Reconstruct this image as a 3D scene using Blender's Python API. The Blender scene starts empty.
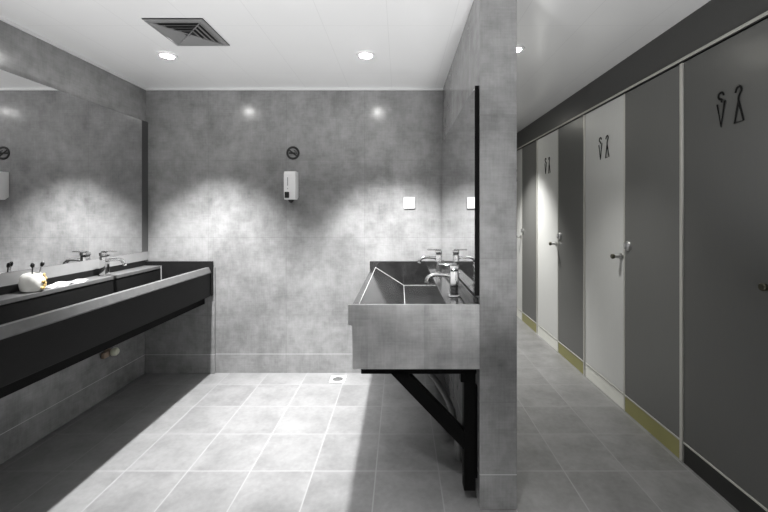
import bpy, bmesh, math, random
from mathutils import Vector, Matrix
random.seed(7)
sc = bpy.context.scene
COL = sc.collection
PI = math.pi
H = 2.222                     # ceiling height
XL, YB = -1.985, 2.97        # left wall, back wall
XP, XQ, YP = 0.3355, 0.4926, 1.60   # partition faces and near end
XS = 1.42                    # cubicle front
YR, YE = -1.9, 5.35          # rear wall behind the camera, corridor end

# ------------------------------------------------------------------ nodes
def new_mat(name):
    m = bpy.data.materials.new(name); m.use_nodes = True
    nt = m.node_tree
    return m, nt, nt.nodes['Principled BSDF']

class N:
    def __init__(s, nt): s.nt = nt
    def math(s, op, a, b=None, c=None, clamp=False):
        n = s.nt.nodes.new('ShaderNodeMath'); n.operation = op; n.use_clamp = clamp
        for i, v in enumerate((a, b, c)):
            if v is None: continue
            if isinstance(v, (int, float)): n.inputs[i].default_value = v
            else: s.nt.links.new(v, n.inputs[i])
        return n.outputs[0]
    def pos(s):
        return s.nt.nodes.new('ShaderNodeNewGeometry')
    def sep(s, v):
        n = s.nt.nodes.new('ShaderNodeSeparateXYZ'); s.nt.links.new(v, n.inputs[0]); return n.outputs
    def comb(s, x, y, z):
        n = s.nt.nodes.new('ShaderNodeCombineXYZ')
        for i, v in enumerate((x, y, z)):
            if isinstance(v, (int, float)): n.inputs[i].default_value = v
            else: s.nt.links.new(v, n.inputs[i])
        return n.outputs[0]
    def noise(s, vec, scale, detail=4, rough=.55):
        n = s.nt.nodes.new('ShaderNodeTexNoise'); n.inputs['Scale'].default_value = scale
        n.inputs['Detail'].default_value = detail; n.inputs['Roughness'].default_value = rough
        s.nt.links.new(vec, n.inputs['Vector']); return n.outputs[0]
    def white(s, vec):
        n = s.nt.nodes.new('ShaderNodeTexWhiteNoise'); s.nt.links.new(vec, n.inputs['Vector']); return n.outputs[0]
    def grey(s, val, tint=(1, 1, 1)):
        return s.comb(s.math('MULTIPLY', val, tint[0]), s.math('MULTIPLY', val, tint[1]), s.math('MULTIPLY', val, tint[2]))
    def joint(s, u, u0, pitch, w):
        t = s.math('DIVIDE', s.math('SUBTRACT', u, u0), pitch)
        d = s.math('ABSOLUTE', s.math('SUBTRACT', s.math('FRACT', s.math('ADD', t, 100.5)), .5))   # 0 on the joint
        d = s.math('MULTIPLY', d, pitch)
        r = s.nt.nodes.new('ShaderNodeMapRange'); r.interpolation_type = 'SMOOTHSTEP'
        s.nt.links.new(d, r.inputs[0])
        r.inputs[1].default_value = w*.4; r.inputs[2].default_value = w; r.inputs[3].default_value = 1; r.inputs[4].default_value = 0
        return r.outputs[0], s.math('FLOOR', t)

def bump(nt, bs, h, strength, dist):
    b = nt.nodes.new('ShaderNodeBump'); b.inputs['Strength'].default_value = strength; b.inputs['Distance'].default_value = dist
    nt.links.new(h, b.inputs['Height']); nt.links.new(b.outputs[0], bs.inputs['Normal'])

def mat_wall_tile(name, base=.25, rough=.2, pitch=.611, tone=.10, u0=-.277, jw=.30):
    m, nt, bs = new_mat(name); n = N(nt)
    g = n.pos(); x, y, z = n.sep(g.outputs['Position']); nx, ny, nz = n.sep(g.outputs['Normal'])
    k = n.math('GREATER_THAN', n.math('ABSOLUTE', ny), .5)
    u = n.math('ADD', n.math('MULTIPLY', x, k), n.math('MULTIPLY', n.math('ADD', y, -.27), n.math('SUBTRACT', 1, k)))
    ju, iu = n.joint(u, u0, pitch, .0028)
    jv, iv = n.joint(z, .453, .605, .0028)
    js, _ = n.joint(z, .148, 60, .0028)
    j = n.math('MAXIMUM', ju, jv)
    p = n.comb(u, n.math('MULTIPLY', y, .3), z)
    cloud = n.noise(p, 3.2, 7, .62)
    spot = n.noise(p, 14, 4, .6)
    wv = n.noise(n.comb(n.math('MULTIPLY', u, 14), 0, z), 9, 2)          # vertical brushing
    wh = n.noise(n.comb(u, 0, n.math('MULTIPLY', z, 14)), 9, 2)          # horizontal brushing
    rnd = n.white(n.comb(iu, iv, k))
    v = n.math('ADD', base, n.math('MULTIPLY', n.math('SUBTRACT', cloud, .5), base*1.15))
    v = n.math('ADD', v, n.math('MULTIPLY', n.math('SUBTRACT', spot, .5), base*.75))
    v = n.math('ADD', v, n.math('MULTIPLY', n.math('SUBTRACT', n.math('ADD', wv, wh), 1), base*.28))
    v = n.math('ADD', v, n.math('MULTIPLY', n.math('SUBTRACT', rnd, .5), base*tone))
    v = n.math('MULTIPLY', v, n.math('SUBTRACT', 1, n.math('MULTIPLY', j, jw)))
    v = n.math('ADD', n.math('MULTIPLY', v, n.math('SUBTRACT', 1, js)), n.math('MULTIPLY', js, .5))
    nt.links.new(n.grey(v), bs.inputs['Base Color'])
    rr = n.math('ADD', rough, n.math('MULTIPLY', j, .4)); nt.links.new(rr, bs.inputs['Roughness'])
    bs.inputs['Specular IOR Level'].default_value = .45
    return m

def mat_floor_tile():
    m, nt, bs = new_mat('floor_tile'); n = N(nt)
    g = n.pos(); x, y, z = n.sep(g.outputs['Position'])
    ju, iu = n.joint(x, .187, .3037, .0042)
    jv, iv = n.joint(y, 1.841, .3087, .0042)
    j = n.math('MAXIMUM', ju, jv)
    p = n.comb(x, y, 0)
    rnd = n.white(n.comb(iu, iv, 3)); 
    off = n.comb(n.math('ADD', x, n.math('MULTIPLY', rnd, 30)), y, 0)
    cloud = n.noise(off, 5.5, 6, .6); spot = n.noise(p, 40, 3)
    B = .185
    v = n.math('ADD', B, n.math('MULTIPLY', n.math('SUBTRACT', cloud, .5), B*1.0))
    v = n.math('ADD', v, n.math('MULTIPLY', n.math('SUBTRACT', spot, .5), B*.35))
    v = n.math('ADD', v, n.math('MULTIPLY', n.math('SUBTRACT', rnd, .5), B*.14))
    v = n.math('ADD', n.math('MULTIPLY', v, n.math('SUBTRACT', 1, j)), n.math('MULTIPLY', j, .265))
    nt.links.new(n.grey(v), bs.inputs['Base Color'])
    nt.links.new(n.math('ADD', .38, n.math('MULTIPLY', j, .3)), bs.inputs['Roughness'])
    bs.inputs['Specular IOR Level'].default_value = .4
    return m

def mat_ceiling():
    m, nt, bs = new_mat('gloss_ceiling'); n = N(nt)
    g = n.pos(); x, y, z = n.sep(g.outputs['Position'])
    ju, iu = n.joint(x, -.397, .334, .0022)
    jv, iv = n.joint(y, 2.64, .668, .0022)
    j = n.math('MAXIMUM', ju, jv)
    c = n.noise(n.comb(x, y, 0), 1.6, 3)
    v = n.math('ADD', .80, n.math('MULTIPLY', n.math('SUBTRACT', c, .5), .06))
    v = n.math('MULTIPLY', v, n.math('SUBTRACT', 1, n.math('MULTIPLY', j, .10)))
    nt.links.new(n.grey(v), bs.inputs['Base Color'])
    bs.inputs['Roughness'].default_value = .16
    bs.inputs['Specular IOR Level'].default_value = .5
    return m

def mat_plain(name, col, rough=.4, metal=0., var=.12, scale=12, spec=.5, coat=0.):
    m, nt, bs = new_mat(name); n = N(nt)
    if isinstance(col, (int, float)): col = (col,)*3
    tc = nt.nodes.new('ShaderNodeTexCoord')
    c = n.noise(tc.outputs['Object'], scale, 4)
    v = n.math('ADD', 1, n.math('MULTIPLY', n.math('SUBTRACT', c, .5), var*2))
    nt.links.new(n.grey(v, col), bs.inputs['Base Color'])
    nt.links.new(n.math('ADD', rough, n.math('MULTIPLY', n.math('SUBTRACT', c, .5), rough*.3)), bs.inputs['Roughness'])
    bs.inputs['Metallic'].default_value = metal
    bs.inputs['Specular IOR Level'].default_value = spec
    bs.inputs['Coat Weight'].default_value = coat
    return m

def mat_granite():
    m, nt, bs = new_mat('black_granite'); n = N(nt)
    tc = nt.nodes.new('ShaderNodeTexCoord')
    a = n.noise(tc.outputs['Object'], 60, 5, .7); b = n.noise(tc.outputs['Object'], 5, 5)
    v = n.math('ADD', .006, n.math('MULTIPLY', n.math('POWER', a, 3), .05))
    v = n.math('ADD', v, n.math('MULTIPLY', n.math('POWER', b, 3), .03))
    nt.links.new(n.grey(v), bs.inputs['Base Color'])
    bs.inputs['Roughness'].default_value = .10; bs.inputs['Specular IOR Level'].default_value = .9
    return m

def mat_laminate(name, col, rough):
    """cubicle board with a faint vertical brushing"""
    m, nt, bs = new_mat(name); n = N(nt)
    g = n.pos(); x, y, z = n.sep(g.outputs['Position'])
    w = n.noise(n.comb(0, n.math('MULTIPLY', y, 20), z), 7, 3)
    v = n.math('ADD', 1, n.math('MULTIPLY', n.math('SUBTRACT', w, .5), .10))
    nt.links.new(n.grey(v, col), bs.inputs['Base Color'])
    bs.inputs['Roughness'].default_value = rough
    return m

def mat_emit(name, col, strength):
    m, nt, bs = new_mat(name)
    bs.inputs['Base Color'].default_value = (.9, .9, .9, 1)
    bs.inputs['Emission Color'].default_value = (*col, 1); bs.inputs['Emission Strength'].default_value = strength
    return m

M = {}
M['wall'] = mat_wall_tile('wall_tile')
M['clad'] = mat_wall_tile('stone_cladding', .45, .3, .118, .30, .337, .0)
M['pale_wall'] = mat_plain('pale_painted_wall', .74, .6, var=.03)
M['floor'] = mat_floor_tile()
M['ceil'] = mat_ceiling()
M['black_stone'] = mat_plain('black_stone', .011, .45, spec=.12, var=.25, scale=40)
M['lit_stone'] = mat_plain('lit_stone_rim', .10, .35, spec=.4, var=.3, scale=25)  # paler than black_stone: overhead light on rim and deck put into the colour
M['granite'] = mat_granite()
M['black_steel'] = mat_plain('black_painted_steel', .003, .6, spec=.08)
M['white_trim'] = mat_plain('white_cornice', .72, .4, var=.03)
M['chrome'] = mat_plain('chrome', .78, .10, 1, var=.03)
M['steel'] = mat_plain('brushed_steel', .62, .3, 1, var=.08)
M['alu'] = mat_plain('aluminium_profile', (.66, .65, .61), .42, .5, var=.02)
M['rail'] = mat_plain('pale_rail', (.52, .52, .48), .35, var=.04)
M['white_plastic'] = mat_plain('white_plastic', .82, .3, var=.02)
M['black_plastic'] = mat_plain('black_plastic', .012, .35, var=.1)
M['grey_plastic'] = mat_plain('grey_plastic', .35, .4, var=.05)
M['dark_board'] = mat_laminate('dark_grey_board', (.150, .151, .147), .34)
M['dark_door'] = mat_laminate('charcoal_board', (.112, .113, .109), .32)
M['white_board'] = mat_laminate('pale_grey_board', (.66, .665, .655), .34)
M['header'] = mat_laminate('header_board', (.066, .066, .064), .4)
M['olive'] = mat_plain('olive_kick', (.30, .285, .11), .3, var=.06, spec=.5)
M['pale_kick'] = mat_plain('pale_kick', (.85, .85, .80), .3, var=.04)
M['black_kick'] = mat_plain('black_kick', (.018, .018, .017), .3)
M['sign_black'] = mat_plain('black_sign_enamel', .008, .4)
M['door_sign'] = mat_plain('charcoal_sign_enamel', .006, .6, spec=.15)
M['ceramic'] = mat_plain('white_ceramic', (.82, .81, .77), .25, var=.04, coat=.3)
M['gold'] = mat_plain('gold_glaze', (.62, .44, .17), .35, .2, var=.2)
M['cloth'] = mat_plain('white_cloth', .85, .9, var=.04)
M['edge_grey'] = mat_plain('dark_edge', .07, .4)
M['hose'] = mat_plain('grey_hose', .14, .45, var=.06)
M['brass'] = mat_plain('dull_brass', (.36, .27, .21), .4, .5)
M['strip'] = mat_plain('polished_strip', .27, .12, var=.1)
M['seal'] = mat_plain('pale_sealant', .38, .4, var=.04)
M['handle_cap'] = mat_plain('dark_handle_cap', (.10, .095, .07), .35, .7)
M['cap'] = mat_plain('cream_cap', (.66, .68, .55), .4)
M['lamp'] = mat_emit('lamp_lens', (1, .99, .97), 220)
M['lamp_dim'] = mat_emit('lamp_lens_warm', (1, .98, .88), 110)
M['lamp_white'] = mat_plain('lamp_ring_white', .8, .35, var=.02)
M['duct'] = mat_plain('duct_dark', .03, .7)
M['vent'] = mat_plain('vent_grey', .20, .4, var=.04)
mm, nt, bs = new_mat('mirror_silver')
bs.inputs['Base Color'].default_value = (.80, .80, .80, 1); bs.inputs['Metallic'].default_value = 1; bs.inputs['Roughness'].default_value = .0
M['mirror'] = mm

# ------------------------------------------------------------------ mesh helpers
def B(): return bmesh.new()
def box(bm, x0, x1, y0, y1, z0, z1, bev=0.0, seg=2):
    vs = [bm.verts.new((x, y, z)) for x in (x0, x1) for y in (y0, y1) for z in (z0, z1)]
    F = [(0, 1, 3, 2), (4, 6, 7, 5), (0, 4, 5, 1), (2, 3, 7, 6), (0, 2, 6, 4), (1, 5, 7, 3)]
    fs = [bm.faces.new([vs[i] for i in f]) for f in F]
    if bev:
        es = list({e for f in fs for e in f.edges})
        bmesh.ops.bevel(bm, geom=es, offset=bev, segments=seg, profile=.6, affect='EDGES')
    return vs
def prism(bm, poly, y0, y1, axis='y', bev=0.0):
    """poly: list of (a, b); extruded along axis; a,b are the two other axes in order"""
    def P(a, b, t): return {'y': (a, t, b), 'x': (t, a, b), 'z': (a, b, t)}[axis]
    v0 = [bm.verts.new(P(a, b, y0)) for a, b in poly]; v1 = [bm.verts.new(P(a, b, y1)) for a, b in poly]
    n = len(poly); fs = [bm.faces.new(v0), bm.faces.new(v1[::-1])]
    for i in range(n):
        j = (i+1) % n; fs.append(bm.faces.new((v0[j], v0[i], v1[i], v1[j])))
    if bev:
        es = list({e for f in fs for e in f.edges})
        bmesh.ops.bevel(bm, geom=es, offset=bev, segments=2, profile=.6, affect='EDGES')
def cyl(bm, p0, p1, r0, r1=None, seg=24, bev=0.0):
    p0, p1 = Vector(p0), Vector(p1); r1 = r0 if r1 is None else r1
    d = (p1-p0).normalized(); a = d.orthogonal().normalized(); b = d.cross(a)
    R = []
    for p, r in ((p0, r0), (p1, r1)):
        R.append([bm.verts.new(p + a*math.cos(t)*r + b*math.sin(t)*r) for t in [2*PI*i/seg for i in range(seg)]])
    fs = [bm.faces.new(R[0][::-1]), bm.faces.new(R[1])]
    for i in range(seg):
        j = (i+1) % seg; bm.faces.new((R[0][i], R[0][j], R[1][j], R[1][i]))
    if bev:
        es = list({e for f in fs for e in f.edges})
        bmesh.ops.bevel(bm, geom=es, offset=bev, segments=2, profile=.6, affect='EDGES')
def lathe(bm, prof, c=(0, 0, 0), axis='z', seg=32):
    """prof: (r, h) from start to end; r = 0 closes"""
    c = Vector(c); rings = []
    for r, h in prof:
        pts = []
        for i in range(seg if r > 1e-6 else 1):
            t = 2*PI*i/seg; a, b = r*math.cos(t), r*math.sin(t)
            v = {'z': (a, b, h), 'x': (h, a, b), 'y': (a, h, b)}[axis]
            pts.append(bm.verts.new(c+Vector(v)))
        rings.append(pts)
    for A, C in zip(rings, rings[1:]):
        for i in range(seg):
            j = (i+1) % seg
            if len(A) == 1 and len(C) == 1: break
            if len(A) == 1: bm.faces.new((A[0], C[i], C[j]))
            elif len(C) == 1: bm.faces.new((A[i], C[0], A[j]))
            else: bm.faces.new((A[i], A[j], C[j], C[i]))
def tube(bm, pts, r, seg=12, squash=None, close=False):
    """round tube along a polyline; r a number or one per point; squash=(vec, f) flattens the section along vec"""
    P = [Vector(p) for p in pts]; n = len(P); R = r if isinstance(r, (list, tuple)) else [r]*n
    rings = []; up = None
    for i in range(n):
        if close: d = P[(i+1) % n]-P[i-1]
        else: d = P[min(i+1, n-1)]-P[max(i-1, 0)]
        d.normalize()
        if up is None: up = d.orthogonal().normalized()
        up = (up - d*up.dot(d)).normalized(); b = d.cross(up)
        ring = []
        for k in range(seg):
            t = 2*PI*k/seg; o = (up*math.cos(t)+b*math.sin(t))*R[i]
            if squash:
                s = Vector(squash[0]); o = o - s*(o.dot(s))*(1-squash[1])
            ring.append(bm.verts.new(P[i]+o))
        rings.append(ring)
    m = n if close else n-1
    for i in range(m):
        A, C = rings[i], rings[(i+1) % n]
        for k in range(seg):
            j = (k+1) % seg; bm.faces.new((A[k], A[j], C[j], C[k]))
    if not close:
        bm.faces.new(rings[0][::-1]); bm.faces.new(rings[-1])
def smooth_pts(pts, n=8):
    P = [Vector(p) for p in pts]; P = [2*P[0]-P[1]] + P + [2*P[-1]-P[-2]]; out = []
    for i in range(1, len(P)-2):
        for k in range(n):
            t = k/n; a, b, c, d = P[i-1:i+3]
            out.append(.5*((2*b)+(-a+c)*t+(2*a-5*b+4*c-d)*t*t+(-a+3*b-3*c+d)*t**3))
    out.append(P[-2]); return out

WORLD = {}
def obj(name, bm, mat, parent=None, smooth=False):
    """one mesh object; vertices are given in world coordinates and shifted to the parent"""
    bmesh.ops.recalc_face_normals(bm, faces=bm.faces)
    if parent is not None:
        o0 = WORLD[parent.name]; bmesh.ops.translate(bm, verts=bm.verts, vec=-o0)
    me = bpy.data.meshes.new(name); bm.to_mesh(me); bm.free()
    me.materials.append(mat)
    if smooth:
        me.shade_smooth() if hasattr(me, 'shade_smooth') else None
        me.set_sharp_from_angle(angle=math.radians(38))
    o = bpy.data.objects.new(name, me); COL.objects.link(o)
    if parent is not None:
        o.parent = parent; WORLD[o.name] = WORLD[parent.name].copy()
    else: WORLD[o.name] = Vector((0, 0, 0))
    return o
def thing(name, loc, label, cat, group=None):
    o = bpy.data.objects.new(name, None); COL.objects.link(o); o.location = loc
    o.empty_display_size = .05
    WORLD[o.name] = Vector(loc); o['label'] = label; o['category'] = cat
    if group: o['group'] = group
    return o
def struct(name, bm, mat, parent=None):
    o = obj(name, bm, mat, parent)
    if parent is None: o['kind'] = 'structure'
    return o
def dup(root, loc, label, group=None):
    r = root.copy(); COL.objects.link(r); r.location = loc; r['label'] = label
    if group: r['group'] = group
    for ch in list(root.children):
        c = ch.copy(); COL.objects.link(c); c.parent = r
        for g in list(ch.children):
            d = g.copy(); COL.objects.link(d); d.parent = c
    return r

# ------------------------------------------------------------------ the room
b = B(); box(b, XL-.1, 1.62, YR-.1, YE+.1, -.1, 0); struct('floor', b, M['floor'])
b = B(); box(b, XL-.1, 1.62, YR-.1, YE+.1, H, H+.1); struct('ceiling', b, M['ceil'])
b = B(); box(b, XL-.1, XL, YR, YB, 0, H); struct('wall_left', b, M['wall'])
b = B(); box(b, XL-.1, XP, YB, YB+.1, 0, H); struct('wall_back', b, M['wall'])
b = B(); box(b, XP, XQ, YP, YE, 0, H, .002, 1); struct('wall_partition', b, M['wall'])
b = B(); box(b, XL-.1, 1.62, YR-.1, YR, 0, H); struct('wall_rear', b, M['pale_wall'])
b = B(); box(b, XQ, 1.62, YE, YE+.1, 0, H); struct('wall_corridor_end', b, M['wall'])
b = B(); box(b, 1.52, 1.62, YR, YE, 0, H); struct('wall_right', b, M['header'])
b = B(); box(b, XL, XP, YB-.016, YB, H-.014, H); struct('trim_1', b, M['white_trim'])
b = B(); box(b, XL, XL+.016, YR, YB-.016, H-.014, H); struct('trim_2', b, M['white_trim'])
b = B(); box(b, XS, XS+.03, YR, YE, 2.026, H); struct('trim_header', b, M['header'])
b = B(); box(b, XS, XS+.03, YR, 1.40-.002, 0, 2.014); struct('trim_cubicle_return', b, M['dark_door'])

t = thing('cubicle_rail', (XS-.006, 2.0, 2.014), 'long pale metal rail running above the cubicle doors under the dark header board', 'rail')
b = B(); box(b, XS-.012, XS+.03, YR, YE, 2.013, 2.026, .002, 1); obj('rail_bar', b, M['rail'], t)
b = B(); box(b, XS-.006, XS+.02, YR, YE, 2.008, 2.013); obj('rail_gasket', b, M['black_plastic'], t)

# ------------------------------------------------------------------ cubicle doors and panels
W = .505
KZ = .096
def sign_man(bm, y, z):      # hook + V, drawn on the door's corridor face; left in view is +y
    x = XS-.003
    s = lambda pts: tube(bm, [(x, y+a*.68, z+c) for a, c in pts], (.0046), 8, ((1, 0, 0), .55))
    hook = smooth_pts([(0, .022, .049), (0, .010, .066), (0, -.010, .066), (0, -.014, .058)], 5)
    hook = [(p.y, p.z) for p in smooth_pts([(0, -.021, .060), (0, -.010, .073), (0, .012, .072), (0, .021, .058), (0, .012, .048), (0, -.006, .042), (0, -.003, .030)], 5)]
    s(hook)
    s([(.030, .026), (0, -.076), (-.030, .034)])
def sign_woman(bm, y, z):
    x = XS-.003
    s = lambda pts: tube(bm, [(x, y+a*.68, z+c) for a, c in pts], (.0046), 8, ((1, 0, 0), .55))
    hook = [(p.y, p.z) for p in smooth_pts([(0, .022, .062), (0, .012, .080), (0, -.010, .083), (0, -.020, .068), (0, -.008, .052), (0, 0, .036), (0, 0, .018)], 5)]
    s(hook)
    s([(0, .026), (.028, -.066), (-.034, -.062), (0, .026)])
def make_door(y0, leaf_mat, kick_mat, label, group):
    t = thing('cubicle_door', (XS, y0, 0), label, 'door', group)
    y1 = y0+W
    b = B(); box(b, XS, XS+.028, y0+.004, y1-.004, KZ+.008, 2.004, .002, 1); obj('door_leaf', b, leaf_mat, t)
    b = B(); box(b, XS, XS+.028, y0+.004, y1-.004, 0, KZ, .001, 1); k = obj('kick_plate', b, kick_mat, t)
    b = B(); box(b, XS-.003, XS+.02, y0+.004, y1-.004, KZ, KZ+.008); obj('kick_trim', b, M['rail'], t)
    yc, zc = (y0+y1)/2, 1.707
    b = B(); sign_man(b, yc+.025, zc); obj('man_sign', b, M['door_sign'], t, True)
    b = B(); sign_woman(b, yc-.062, zc-.012); obj('woman_sign', b, M['door_sign'], t, True)
    hy, hz = y0+.026, .972
    b = B(); lathe(b, [(0, 0), (.022, 0), (.022, -.006), (.011, -.010), (.011, -.048), (0, -.048)], (XS, hy, hz), 'x', 20); h = obj('handle', b, M['steel'], t, True)
    b = B(); lathe(b, [(0, -.0485), (.014, -.0485), (.0155, -.051), (.0155, -.062), (.013, -.065), (0, -.065)], (XS, hy, hz), 'x', 20); obj('handle_cap', b, M['handle_cap'], h, True)
    return t
GD = 'pale cubicle doors along the corridor'
make_door(1.40, M['dark_door'], M['black_kick'], 'charcoal cubicle door with black kick plate, nearest door of the corridor', None)
d1 = make_door(1.40+2*W, M['white_board'], M['pale_kick'], 'pale grey cubicle door with hanger signs, the widest looking pale door of the corridor', GD)
dup(d1, (XS, 1.40+4*W, 0), 'pale grey cubicle door between two dark panels, second pale door along the corridor', GD)
dup(d1, (XS, 1.40+6*W, 0), 'farthest pale cubicle door, a thin sliver showing beside the tiled partition', GD)

GP = 'dark panels between the cubicle doors'
def make_panel(y0, label):
    t = thing('cubicle_divider', (XS, y0, 0), label, 'panel', GP)
    y1 = y0+W
    b = B(); box(b, XS, XS+.028, y0+.020, y1-.012, KZ+.008, 2.004, .002, 1); obj('panel_board', b, M['dark_board'], t)
    b = B(); box(b, XS, XS+.028, y0+.020, y1-.012, 0, KZ, .001, 1); obj('kick_plate', b, M['olive'], t)
    b = B(); box(b, XS-.003, XS+.02, y0+.020, y1-.012, KZ, KZ+.008); o = obj('kick_trim', b, M['rail'], t)
    b = B(); box(b, XS-.006, XS+.028, y0+.001, y0+.020, 0.0, 2.004, .002, 1); obj('edge_profile', b, M['alu'], t)
    b = B(); box(b, XS-.003, XS+.028, y1-.012, y1-.0005, 0.0, 2.004, .002, 1); obj('edge_profile', b, M['alu'], t)
    ly, lz = y1-.046, 1.045
    b = B(); lathe(b, [(0, 0), (.030, 0), (.030, -.006), (.026, -.010), (0, -.010)], (XS, ly, lz), 'x', 24); k = obj('lock_plate', b, M['steel'], t, True)
    b = B(); box(b, XS-.026, XS-.009, ly-.006, ly+.006, lz-.020, lz+.022, .003, 2); obj('lock_turn', b, M['chrome'], k, True)
    return t
p1 = make_panel(1.40+W, 'dark grey cubicle panel with olive kick plate beside the charcoal door')
dup(p1, (XS, 1.40+3*W, 0), 'dark grey cubicle panel between the two pale doors with full hanger signs')
dup(p1, (XS, 1.40+5*W, 0), 'narrowest looking dark panel, farthest along the corridor')

# ------------------------------------------------------------------ left basin trough
Y0 = .30
t = thing('basin_trough', (-1.72, 2.0, .54), 'long black granite basin trough hung along the mirrored left hand wall', 'basin')
b = B()
prism(b, [(-1.46, .61), (-1.46, .786), (-1.502, .786), (-1.73, .69), (-1.845, .69), (-1.845, .61)], Y0, 2.935, bev=.002)
obj('basin', b, M['black_stone'], t)
b = B(); prism(b, [(-1.458, .786), (-1.458, .792), (-1.474, .83), (-1.502, .83), (-1.502, .786)], Y0, 2.935, bev=.002); obj('front_rim', b, M['lit_stone'], t)
b = B(); box(b, XL, -1.845, Y0, 2.935, .822, .845, .003); obj('tap_deck', b, M['lit_stone'], t)
b = B(); box(b, XL, -1.849, Y0, 2.935, .61, .822); obj('riser', b, M['black_stone'], t)
b = B(); box(b, XL, XL+.020, Y0, 2.935, .845, .885, .002, 1); obj('back_splash', b, M['black_stone'], t)
b = B(); box(b, XL, -1.450, 2.935, 2.955, .61, .876, .002, 1); obj('end_splash', b, M['black_stone'], t)
b = B(); box(b, XL, -1.462, Y0-.025, Y0, .61, .876, .002, 1); obj('end_splash', b, M['black_stone'], t)
b = B(); box(b, -1.56, -1.51, Y0, 2.94, .547, .61, .002, 1); obj('support_rail', b, M['black_steel'], t)
b = B(); box(b, XL, -1.441, 2.955, YB, 0, .83, .003, 1); o = obj('end_panel', b, M['wall'], t); o['label'] = 'grey tiled end panel'

b = B(); box(b, -1.845, -1.841, 2.930, 2.935, .69, .843); obj('sealant', b, M['seal'], t)

# ------------------------------------------------------------------ right basin trough
t = thing('basin_trough', (.06, 2.2, .59), 'grey stone clad basin trough with black granite bowl, carried on the black bracket', 'basin')
b = B()
prism(b, [(-.219, .778), (-.219, .83), (-.190, .83), (.03, .69), (.205, .69), (.205, .592), (-.2, .592), (-.2, .778)], YP+.03, 2.94, bev=.002)
obj('basin', b, M['granite'], t)
b = B(); prism(b, [(-.219, .778), (-.219, .864), (XP, .864), (XP, .592), (-.2, .592), (-.2, .778)], YP, YP+.012, bev=.0015); o = obj('end_cladding', b, M['clad'], t)
o['label'] = 'grey stone slab closing the near end'
b = B(); prism(b, [(-.219, .778), (-.219, .850), (XP, .850), (XP, .592), (-.2, .592), (-.2, .778)], YP+.012, YP+.03); obj('near_wall', b, M['granite'], t)
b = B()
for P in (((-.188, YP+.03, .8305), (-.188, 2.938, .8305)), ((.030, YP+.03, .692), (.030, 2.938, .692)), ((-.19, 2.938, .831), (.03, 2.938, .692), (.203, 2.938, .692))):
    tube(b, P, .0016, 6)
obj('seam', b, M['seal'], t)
b = B(); box(b, .205, XP, YP+.03, 2.94, .592, .845, .003); obj('tap_deck', b, M['granite'], t)
b = B(); box(b, -.234, XP, 2.94, YB, .592, .876, .002, 1); obj('end_splash', b, M['granite'], t)
b = B(); box(b, XP-.016, XP, YP+.03, 2.94, .845, .885, .002, 1); obj('back_splash', b, M['granite'], t)

# bracket
t = thing('wall_bracket', (.30, 1.66, .05), 'black steel triangular wall bracket under the near end of the stone basin', 'bracket')
y0, y1 = 1.635, 1.685
b = B(); box(b, -.168, XP-.006, y0, y1, .557, .591, .002, 1); obj('arm', b, M['black_steel'], t)
b = B(); box(b, .276, .326, y0, y1, .053, .565, .002, 1); obj('post', b, M['black_steel'], t)
b = B(); prism(b, [(-.045, .565), (.030, .565), (.276, .310), (.276, .232)], y0, y1-.006); obj('brace', b, M['black_steel'], t)
b = B(); box(b, .326, XP, y0+.012, y1-.012, .10, .50, .001, 1); obj('wall_plate', b, M['black_steel'], t)
b = B(); box(b, .262, .276, y0+.004, y1-.004, .52, .565); obj('gusset', b, M['black_steel'], t)

# drain hose below it
t = thing('drain_hose', (.14, 2.30, .30), 'grey drain hose curving down from the stone basin behind the bracket', 'hose')
b = B(); tube(b, smooth_pts([(.13, 2.34, .592), (.13, 2.33, .46), (.15, 2.28, .34), (.22, 2.18, .27), (.275, 2.05, .20), (.295, 1.95, .08), (.296, 1.93, .0)], 8), .016, 14); obj('hose_tube', b, M['hose'], t, True)
b = B(); lathe(b, [(.0, .555), (.026, .555), (.026, .592), (0, .592)], (.13, 2.34, 0)); obj('hose_collar', b, M['grey_plastic'], t, True)

# ------------------------------------------------------------------ mirrors
t = thing('wall_mirror', (XL, 1.6, .945), 'long frameless mirror on the wall above the black granite trough', 'mirror')
b = B(); box(b, XL, XL+.012, Y0, 2.895, .955, 1.955); obj('backing_board', b, M['black_plastic'], t)
b = B(); box(b, XL+.012, XL+.018, Y0, 2.897, .952, 1.958, .001, 1); obj('mirror_glass', b, M['mirror'], t)
b = B(); box(b, XL, XL+.017, 2.899, YB-.002, .952, 1.958); obj('edge_strip', b, M['edge_grey'], t)
b = B(); box(b, XL, XL+.0175, Y0, YB-.002, .886, .951); obj('sill_strip', b, M['strip'], t)
t = thing('wall_mirror', (XP, 2.2, .885), 'tall dark edged mirror on the tiled partition above the stone basin', 'mirror')
b = B(); box(b, XP-.009, XP, YP+.016, 2.955, .90, 1.785); obj('backing_board', b, M['black_plastic'], t)
b = B(); box(b, XP-.015, XP-.009, YP+.016, 2.955, .90, 1.787, .001, 1); obj('mirror_glass', b, M['mirror'], t)
b = B(); box(b, XP-.018, XP, YP+.008, YP+.016, .90, 1.789); obj('edge_strip', b, M['black_steel'], t)

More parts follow.
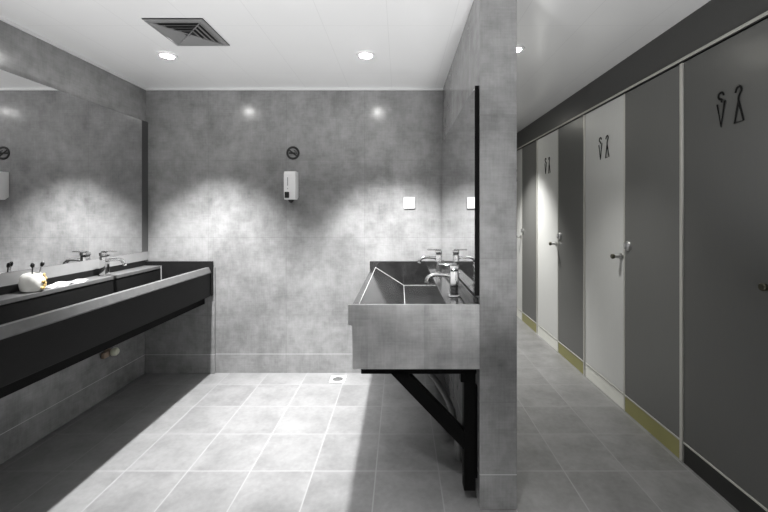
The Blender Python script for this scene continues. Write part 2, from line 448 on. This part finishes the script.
# ------------------------------------------------------------------ taps
def make_tap(x, y, z, s, label, group):
    """s: +1 spout towards +x"""
    t = thing('mixer_tap', (x, y, z), label, 'tap', group)
    b = B(); box(b, x-.026, x+.026, y-.026, y+.026, z, z+.006, .002, 1); obj('base_plate', b, M['chrome'], t, True)
    b = B(); box(b, x-.019, x+.019, y-.019, y+.019, z+.006, z+.125, .004, 2); obj('body', b, M['chrome'], t, True)
    b = B()
    P = smooth_pts([(x+s*.012, y, z+.098), (x+s*.05, y, z+.104), (x+s*.095, y, z+.104), (x+s*.122, y, z+.092), (x+s*.130, y, z+.074)], 6)
    tube(b, P, .0125, 12, ((0, 0, 1), .8)); sp = obj('spout', b, M['chrome'], t, True)
    b = B(); cyl(b, (x+s*.130, y, z+.073), (x+s*.1315, y, z+.066), .0105, seg=14); obj('aerator', b, M['grey_plastic'], sp, True)
    b = B(); box(b, x-.021, x+.021, y-.021, y+.021, z+.130, z+.152, .004, 2); hd = obj('handle', b, M['black_plastic'] if False else M['chrome'], t, True)
    b = B(); box(b, x-.012 if s > 0 else x-.075, x+.075 if s > 0 else x+.012, y-.013, y+.013, z+.153, z+.161, .003, 2); obj('lever', b, M['chrome'], hd, True)
    b = B(); box(b, x-.017, x+.017, y-.017, y+.017, z+.125, z+.130); obj('collar', b, M['black_plastic'], t)
    return t
make_tap(-1.905, 2.45, .845, 1, 'chrome mixer tap on the black granite deck below the long mirror', None)
GT = 'chrome taps of the stone basin'
tr = make_tap(.262, 1.85, .845, -1, 'chrome mixer tap of the stone basin, close to the partition end', GT)
dup(tr, (.262, 2.58, .845), 'chrome mixer tap of the stone basin, close to the tiled back wall', GT)

# ------------------------------------------------------------------ things on the black deck
cx, cy, cz = -1.897, 1.960, .845
t = thing('ceramic_pot', (cx, cy, cz), 'rounded white ceramic pot with gold relief standing on the black granite deck', 'pot')
b = B(); lathe(b, [(0, 0), (.036, 0), (.046, .008), (.051, .030), (.052, .052), (.048, .076), (.040, .090), (.034, .094), (.031, .090), (.034, .078), (.036, .05), (.03, .02), (0, .018)], (cx, cy, cz), 'z', 36)
for v in b.verts:
    a = math.atan2(v.co.y-cy, v.co.x-cx); k = 1+.022*math.sin(5*a+v.co.z*40)
    v.co.x = cx+(v.co.x-cx)*k; v.co.y = cy+(v.co.y-cy)*k
obj('pot_body', b, M['ceramic'], t, True)
b = B()
for i in range(7):                                  # a gold flower spray on the side that faces the taps
    a = math.radians(15+random.uniform(-30, 32)); h = .018+.011*i
    R = .0515 if h < .07 else .047
    p = Vector((cx+R*math.cos(a), cy+R*math.sin(a), cz+h))
    ret = bmesh.ops.create_icosphere(b, subdivisions=2, radius=1)
    n = Vector((math.cos(a), math.sin(a), 0)); s = Vector((-math.sin(a), math.cos(a), 0))
    for v in ret['verts']:
        q = v.co.copy(); v.co = p + n*q.x*.006 + s*q.y*random.choice((.013, .0135)) + Vector((0, 0, q.z*.009))
b2 = obj('gold_relief', b, M['gold'], t, True)
for nm, dx, dy, ln, mt, lab in (('pot_stick', -.005, .006, .082, M['black_plastic'], 'black headed stick in the white ceramic pot'),
                           ('pot_stick', .008, .028, .085, M['steel'], 'grey headed stick in the white ceramic pot, nearer the tap')):
    st = thing('reed_stick', (cx+dx*.4, cy+dy*.4, cz+.020), lab, 'stick', 'sticks in the ceramic pot')
    p0 = Vector((cx+dx*.4, cy+dy*.4, cz+.020)); p1 = p0+Vector((dx, dy, ln+.02))
    b = B(); tube(b, [p0, p1], .0028, 8); o = obj('stick', b, mt, st, True)
    b = B(); d = (p1-p0).normalized()
    tube(b, [p1-d*.002, p1+d*.004, p1+d*.014, p1+d*.022, p1+d*.026], [.003, .0075, .009, .0065, .002], 10); obj('stick_head', b, M['black_plastic'], st, True)

# crumpled white cloth
t = None
b = B(); nx, ny = 10, 44
grid = []
for i in range(nx+1):
    row = []
    for j in range(ny+1):
        u, v = i/nx, j/ny
        y = 2.03+.24*v; wd = .070*(1-.45*v)
        x = -1.858-.085*0 - wd*u + .006*math.sin(9*v+2*u)
        z = .845+.004+(.015*math.sin(PI*u)*(1-.5*v)+.010*max(0, math.sin(15*v+3.2*u))+.005*math.sin(31*v+6*u)*math.sin(PI*u))*min(1, 6*v+.3)
        row.append(b.verts.new((x, y, max(.8455, z))))
    grid.append(row)
for i in range(nx):
    for j in range(ny):
        b.faces.new((grid[i][j], grid[i+1][j], grid[i+1][j+1], grid[i][j+1]))
ret = bmesh.ops.solidify(b, geom=b.faces[:], thickness=.003)
zmin = min(v.co.z for v in b.verts)
for v in b.verts: v.co.z += .8452-zmin
o = obj('hand_cloth', b, M['cloth'], None, True)
o['label'] = 'crumpled white cloth lying on the black deck beside the ceramic pot'; o['category'] = 'cloth'

# ------------------------------------------------------------------ things on the back wall
# no smoking sign
sx, sz = -.836, 1.719
t = thing('no_smoking_sign', (sx, YB, sz), 'round black no smoking sign on the back wall above the soap dispenser', 'sign')
b = B()
tube(b, [(sx+.044*math.cos(a), YB-.003, sz+.044*math.sin(a)) for a in [2*PI*i/40 for i in range(40)]], .0085, 8, ((0, 1, 0), .35), True); obj('ring', b, M['sign_black'], t, True)
b = B(); c, s_ = math.cos(math.radians(-38)), math.sin(math.radians(-38))
tube(b, [(sx-.044*c, YB-.003, sz-.044*s_), (sx+.044*c, YB-.003, sz+.044*s_)], .0058, 8, ((0, 1, 0), .5)); obj('slash', b, M['sign_black'], t, True)
b = B(); box(b, sx-.032, sx+.018, YB-.005, YB, sz-.008, sz+.004)
box(b, sx+.022, sx+.030, YB-.005, YB, sz-.008, sz+.004)
tube(b, smooth_pts([(sx+.026, YB-.0025, sz+.006), (sx+.022, YB-.0025, sz+.014), (sx+.012, YB-.0025, sz+.015), (sx+.008, YB-.0025, sz+.022)], 4), .0028, 6); obj('cigarette', b, M['sign_black'], t)

# soap dispenser
x0, x1, z0, z1 = -.880, -.792, 1.352, 1.568
t = thing('soap_dispenser', (-.836, YB, z0), 'white wall mounted soap dispenser on the back wall below the round sign', 'dispenser')
b = B(); prism(b, [(YB, z0+.022), (YB, z1), (YB-.082, z1), (YB-.098, z1-.02), (YB-.098, z0+.052), (YB-.088, z0), (YB-.03, z0)], x0, x1, 'x', .006); obj('housing', b, M['white_plastic'], t, True)
b = B(); box(b, -.872, -.838, YB-.104, YB-.092, z0+.012, z0+.058, .003, 1); obj('sensor_window', b, M['black_plastic'], t)
b = B(); box(b, -.853, -.846, YB-.0995, YB-.097, z0+.105, z0+.168, .0005, 1); obj('level_window', b, M['grey_plastic'], t)
b = B(); box(b, -.852, -.846, YB-.0985, YB-.097, z0+.078, z0+.086); obj('logo_dot', b, M['grey_plastic'], t)
b = B(); lathe(b, [(0, 0), (.024, 0), (.020, -.012), (.007, -.026), (0, -.026)], (-.836, YB-.055, z0+.002), 'z', 16); obj('nozzle', b, M['black_plastic'], t, True)

# light switch
x0, x1, z0, z1 = .030, .116, 1.285, 1.372
t = thing('light_switch', (.073, YB, z0), 'square white double light switch on the back wall above the stone basin', 'switch')
b = B(); box(b, x0, x1, YB-.010, YB, z0, z1, .003, 2); obj('switch_plate', b, M['white_plastic'], t, True)
for a, c in ((.045, .0718), (.0742, .101)):
    b = B(); box(b, a, c, YB-.0135, YB-.009, z0+.022, z1-.018, .0015, 1); obj('rocker', b, M['white_plastic'], t, True)
b = B(); box(b, .060, .086, YB-.0105, YB-.0095, z1-.014, z1-.010); obj('indicator', b, M['grey_plastic'], t)

# pipe stub under the trough on the left wall
px, py, pz = XL, 2.575, .305
t = thing('pipe_stub', (px, py, pz), 'capped water pipe stub on the tiled wall below the black trough', 'pipe')
b = B(); lathe(b, [(0, 0), (.030, 0), (.030, .006), (.014, .010), (.014, .034), (0, .034)], (px, py, pz), 'x', 20); obj('pipe_nipple', b, M['brass'], t, True)
b = B(); lathe(b, [(0, .034), (.024, .034), (.027, .040), (.027, .058), (.020, .068), (0, .071)], (px, py+.004, pz+.004), 'x', 20); obj('cap', b, M['cap'], t, True)
b = B(); box(b, px+.004, px+.030, py-.062, py-.016, pz-.022, pz+.016, .004, 1); obj('valve', b, M['brass'], t, True)

# floor drain
fx, fy = -.467, 2.855
t = thing('floor_drain', (fx, fy, 0), 'small square floor drain in front of the back wall', 'drain')
b = B()
for (a0, a1, c0, c1) in ((-.056, .056, -.056, -.042), (-.056, .056, .042, .056), (-.056, -.042, -.042, .042), (.042, .056, -.042, .042)):
    box(b, fx+a0, fx+a1, fy+c0, fy+c1, 0, .004)
obj('drain_frame', b, M['white_trim'], t)
b = B(); lathe(b, [(0, .0015), (.038, .0015), (.038, .003), (0, .003)], (fx, fy, 0), 'z', 24)
for i in range(5): box(b, fx-.026, fx+.026, fy-.024+.011*i, fy-.020+.011*i, .003, .0042)
obj('drain_grate', b, M['steel'], t)
b = B(); box(b, fx-.042, fx+.042, fy-.042, fy+.042, 0, .0015); obj('drain_tray', b, M['grey_plastic'], t)

# ------------------------------------------------------------------ ceiling
vx, vy, hw = -1.136, 2.046, .152
t = thing('ceiling_vent', (vx, vy, H), 'square grey four way air vent set in the white ceiling', 'vent')
b = B()
def ringm(bm, r0, z0, r1, z1, th=.0015):
    """sloping square ring from half width r0 at z0 to r1 at z1"""
    c = ((-1, -1), (1, -1), (1, 1), (-1, 1))
    A = [bm.verts.new((vx+i*r0, vy+j*r0, z0)) for i, j in c]; C = [bm.verts.new((vx+i*r1, vy+j*r1, z1)) for i, j in c]
    A2 = [bm.verts.new((vx+i*r0, vy+j*r0, z0+th)) for i, j in c]; C2 = [bm.verts.new((vx+i*r1, vy+j*r1, z1+th)) for i, j in c]
    for k in range(4):
        l = (k+1) % 4
        bm.faces.new((A[k], A[l], C[l], C[k])); bm.faces.new((A2[l], A2[k], C2[k], C2[l]))
        bm.faces.new((A[l], A[k], A2[k], A2[l])); bm.faces.new((C[k], C[l], C2[l], C2[k]))
ringm(b, hw, H-.006, hw-.022, H-.011, .003); ringm(b, hw, H-.002, hw, H-.006, .001)
obj('vent_frame', b, M['vent'], t)
for k in range(4):
    b = B(); r = hw-.032-.026*k
    ringm(b, r+.010, H-.012-.0015*k, r-.012, H-.003-.0005*k); obj('vent_louvre', b, M['vent'], t)
b = B()
for sgn in (1, -1):
    tube(b, [(vx-sgn*.128, vy-.128, H-.011), (vx+sgn*.128, vy+.128, H-.011)], .0028, 6)
obj('vent_cross', b, M['vent'], t)
b = B(); box(b, vx-.135, vx+.135, vy-.135, vy+.135, H-.0012, H-.0002); obj('duct_plate', b, M['duct'], t)

def make_lamp(x, y, label, group, lens):
    t = thing('ceiling_downlight', (x, y, H), label, 'downlight', group)
    b = B(); lathe(b, [(.036, -.002), (.040, -.010), (.054, -.008), (.058, 0), (.036, 0)], (x, y, H), 'z', 32); obj('lamp_ring', b, M['lamp_white'], t, True)
    b = B(); lathe(b, [(0, -.012), (.020, -.011), (.034, -.007), (.037, -.002), (0, -.001)], (x, y, H), 'z', 32); obj('lamp_lens', b, lens, t, True)
    return t
def spot(x, y, w, size=96, blend=.45, col=(1, 1, 1), r=.03, tx=0, ty=0):
    """tx, ty: aim in degrees towards +x and +y, as an adjustable downlight or added fill beam is turned"""
    l = bpy.data.lights.new('downlight_or_fill_beam', 'SPOT'); l.energy = w; l.spot_size = math.radians(size); l.spot_blend = blend
    l.shadow_soft_size = r; l.color = col
    o = bpy.data.objects.new('downlight_or_fill_beam', l); COL.objects.link(o); o.location = (x, y, H-.03)
    o.rotation_euler = (math.radians(ty), -math.radians(tx), 0)
GL = 'ceiling downlights'
la = make_lamp(-1.43, 2.335, 'lit round ceiling downlight beside the square vent, above the black trough', GL, M['lamp'])
dup(la, (-.21, 2.33, H), 'lit round ceiling downlight above the stone basin edge', GL)
lc = make_lamp(.68, 2.25, 'lit round corridor downlight half hidden by the partition edge', GL, M['lamp_dim'])
NEAR = .40
dup(lc, (.92, 4.0, H), 'lit round downlight at the far end of the corridor, behind the partition', GL)
S = 245
def beams(x, y, k, col=(1, 1, 1), tx=0, ty=0, half=39):
    spot(x, y, S*k*.50, 62, 1.0, col, tx=tx, ty=ty*.5); spot(x, y, S*k*1.55, half*2, .75, col, tx=tx, ty=ty)
beams(-1.43, 2.335, 1, tx=2, ty=6); beams(-.21, 2.33, 1, tx=6, ty=6)
beams(-1.42, NEAR, .42, tx=6, ty=4); beams(-.21, NEAR, .42, ty=3)  # second row added for brightness, unseen and without fixtures
beams(.68, 2.25, .15, (1, .99, .95), half=46); beams(.92, 4.0, .58, (1, .99, .95), half=44)
# added fill spots near the floor, out of view, brightening the ceiling
def fill_uplight(x, y, w, elev=70, half=39):
    l = bpy.data.lights.new('bounce_fill', 'SPOT'); l.spot_size = math.radians(2*half); l.spot_blend = .4; l.energy = w; l.shadow_soft_size = .12
    o = bpy.data.objects.new('bounce_fill', l); COL.objects.link(o); o.location = (x, y, .15)
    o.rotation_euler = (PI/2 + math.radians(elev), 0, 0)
fill_uplight(-.9, .2, 130, 66); fill_uplight(.414, .1, 115, 66, 46)
beams(-.4, -1.1, .5, ty=-22); beams(1.0, -1.1, .5, ty=-22)  # added beams washing the rear wall for soft fill, no fixtures

# ------------------------------------------------------------------ camera and view
cam = bpy.data.cameras.new('camera'); co = bpy.data.objects.new('camera', cam); COL.objects.link(co)
co.location = (0, 0, 1.25); co.rotation_euler = (PI/2, 0, 0)
cam.sensor_width = 36; cam.lens = 36*380/768; cam.shift_x = -16/768; cam.shift_y = -43/768; cam.clip_start = .02
sc.camera = co
w = bpy.data.worlds.new('world'); sc.world = w; w.use_nodes = True
w.node_tree.nodes['Background'].inputs[0].default_value = (.5, .5, .5, 1); w.node_tree.nodes['Background'].inputs[1].default_value = .0
vs = sc.view_settings
vs.view_transform = 'Standard'; vs.look = 'None'; vs.gamma = 1; vs.exposure = 0.0; vs.use_curve_mapping = False
sc.cycles.max_bounces = 12; sc.cycles.diffuse_bounces = 8; sc.cycles.glossy_bounces = 6
sc.cycles.use_denoising = True
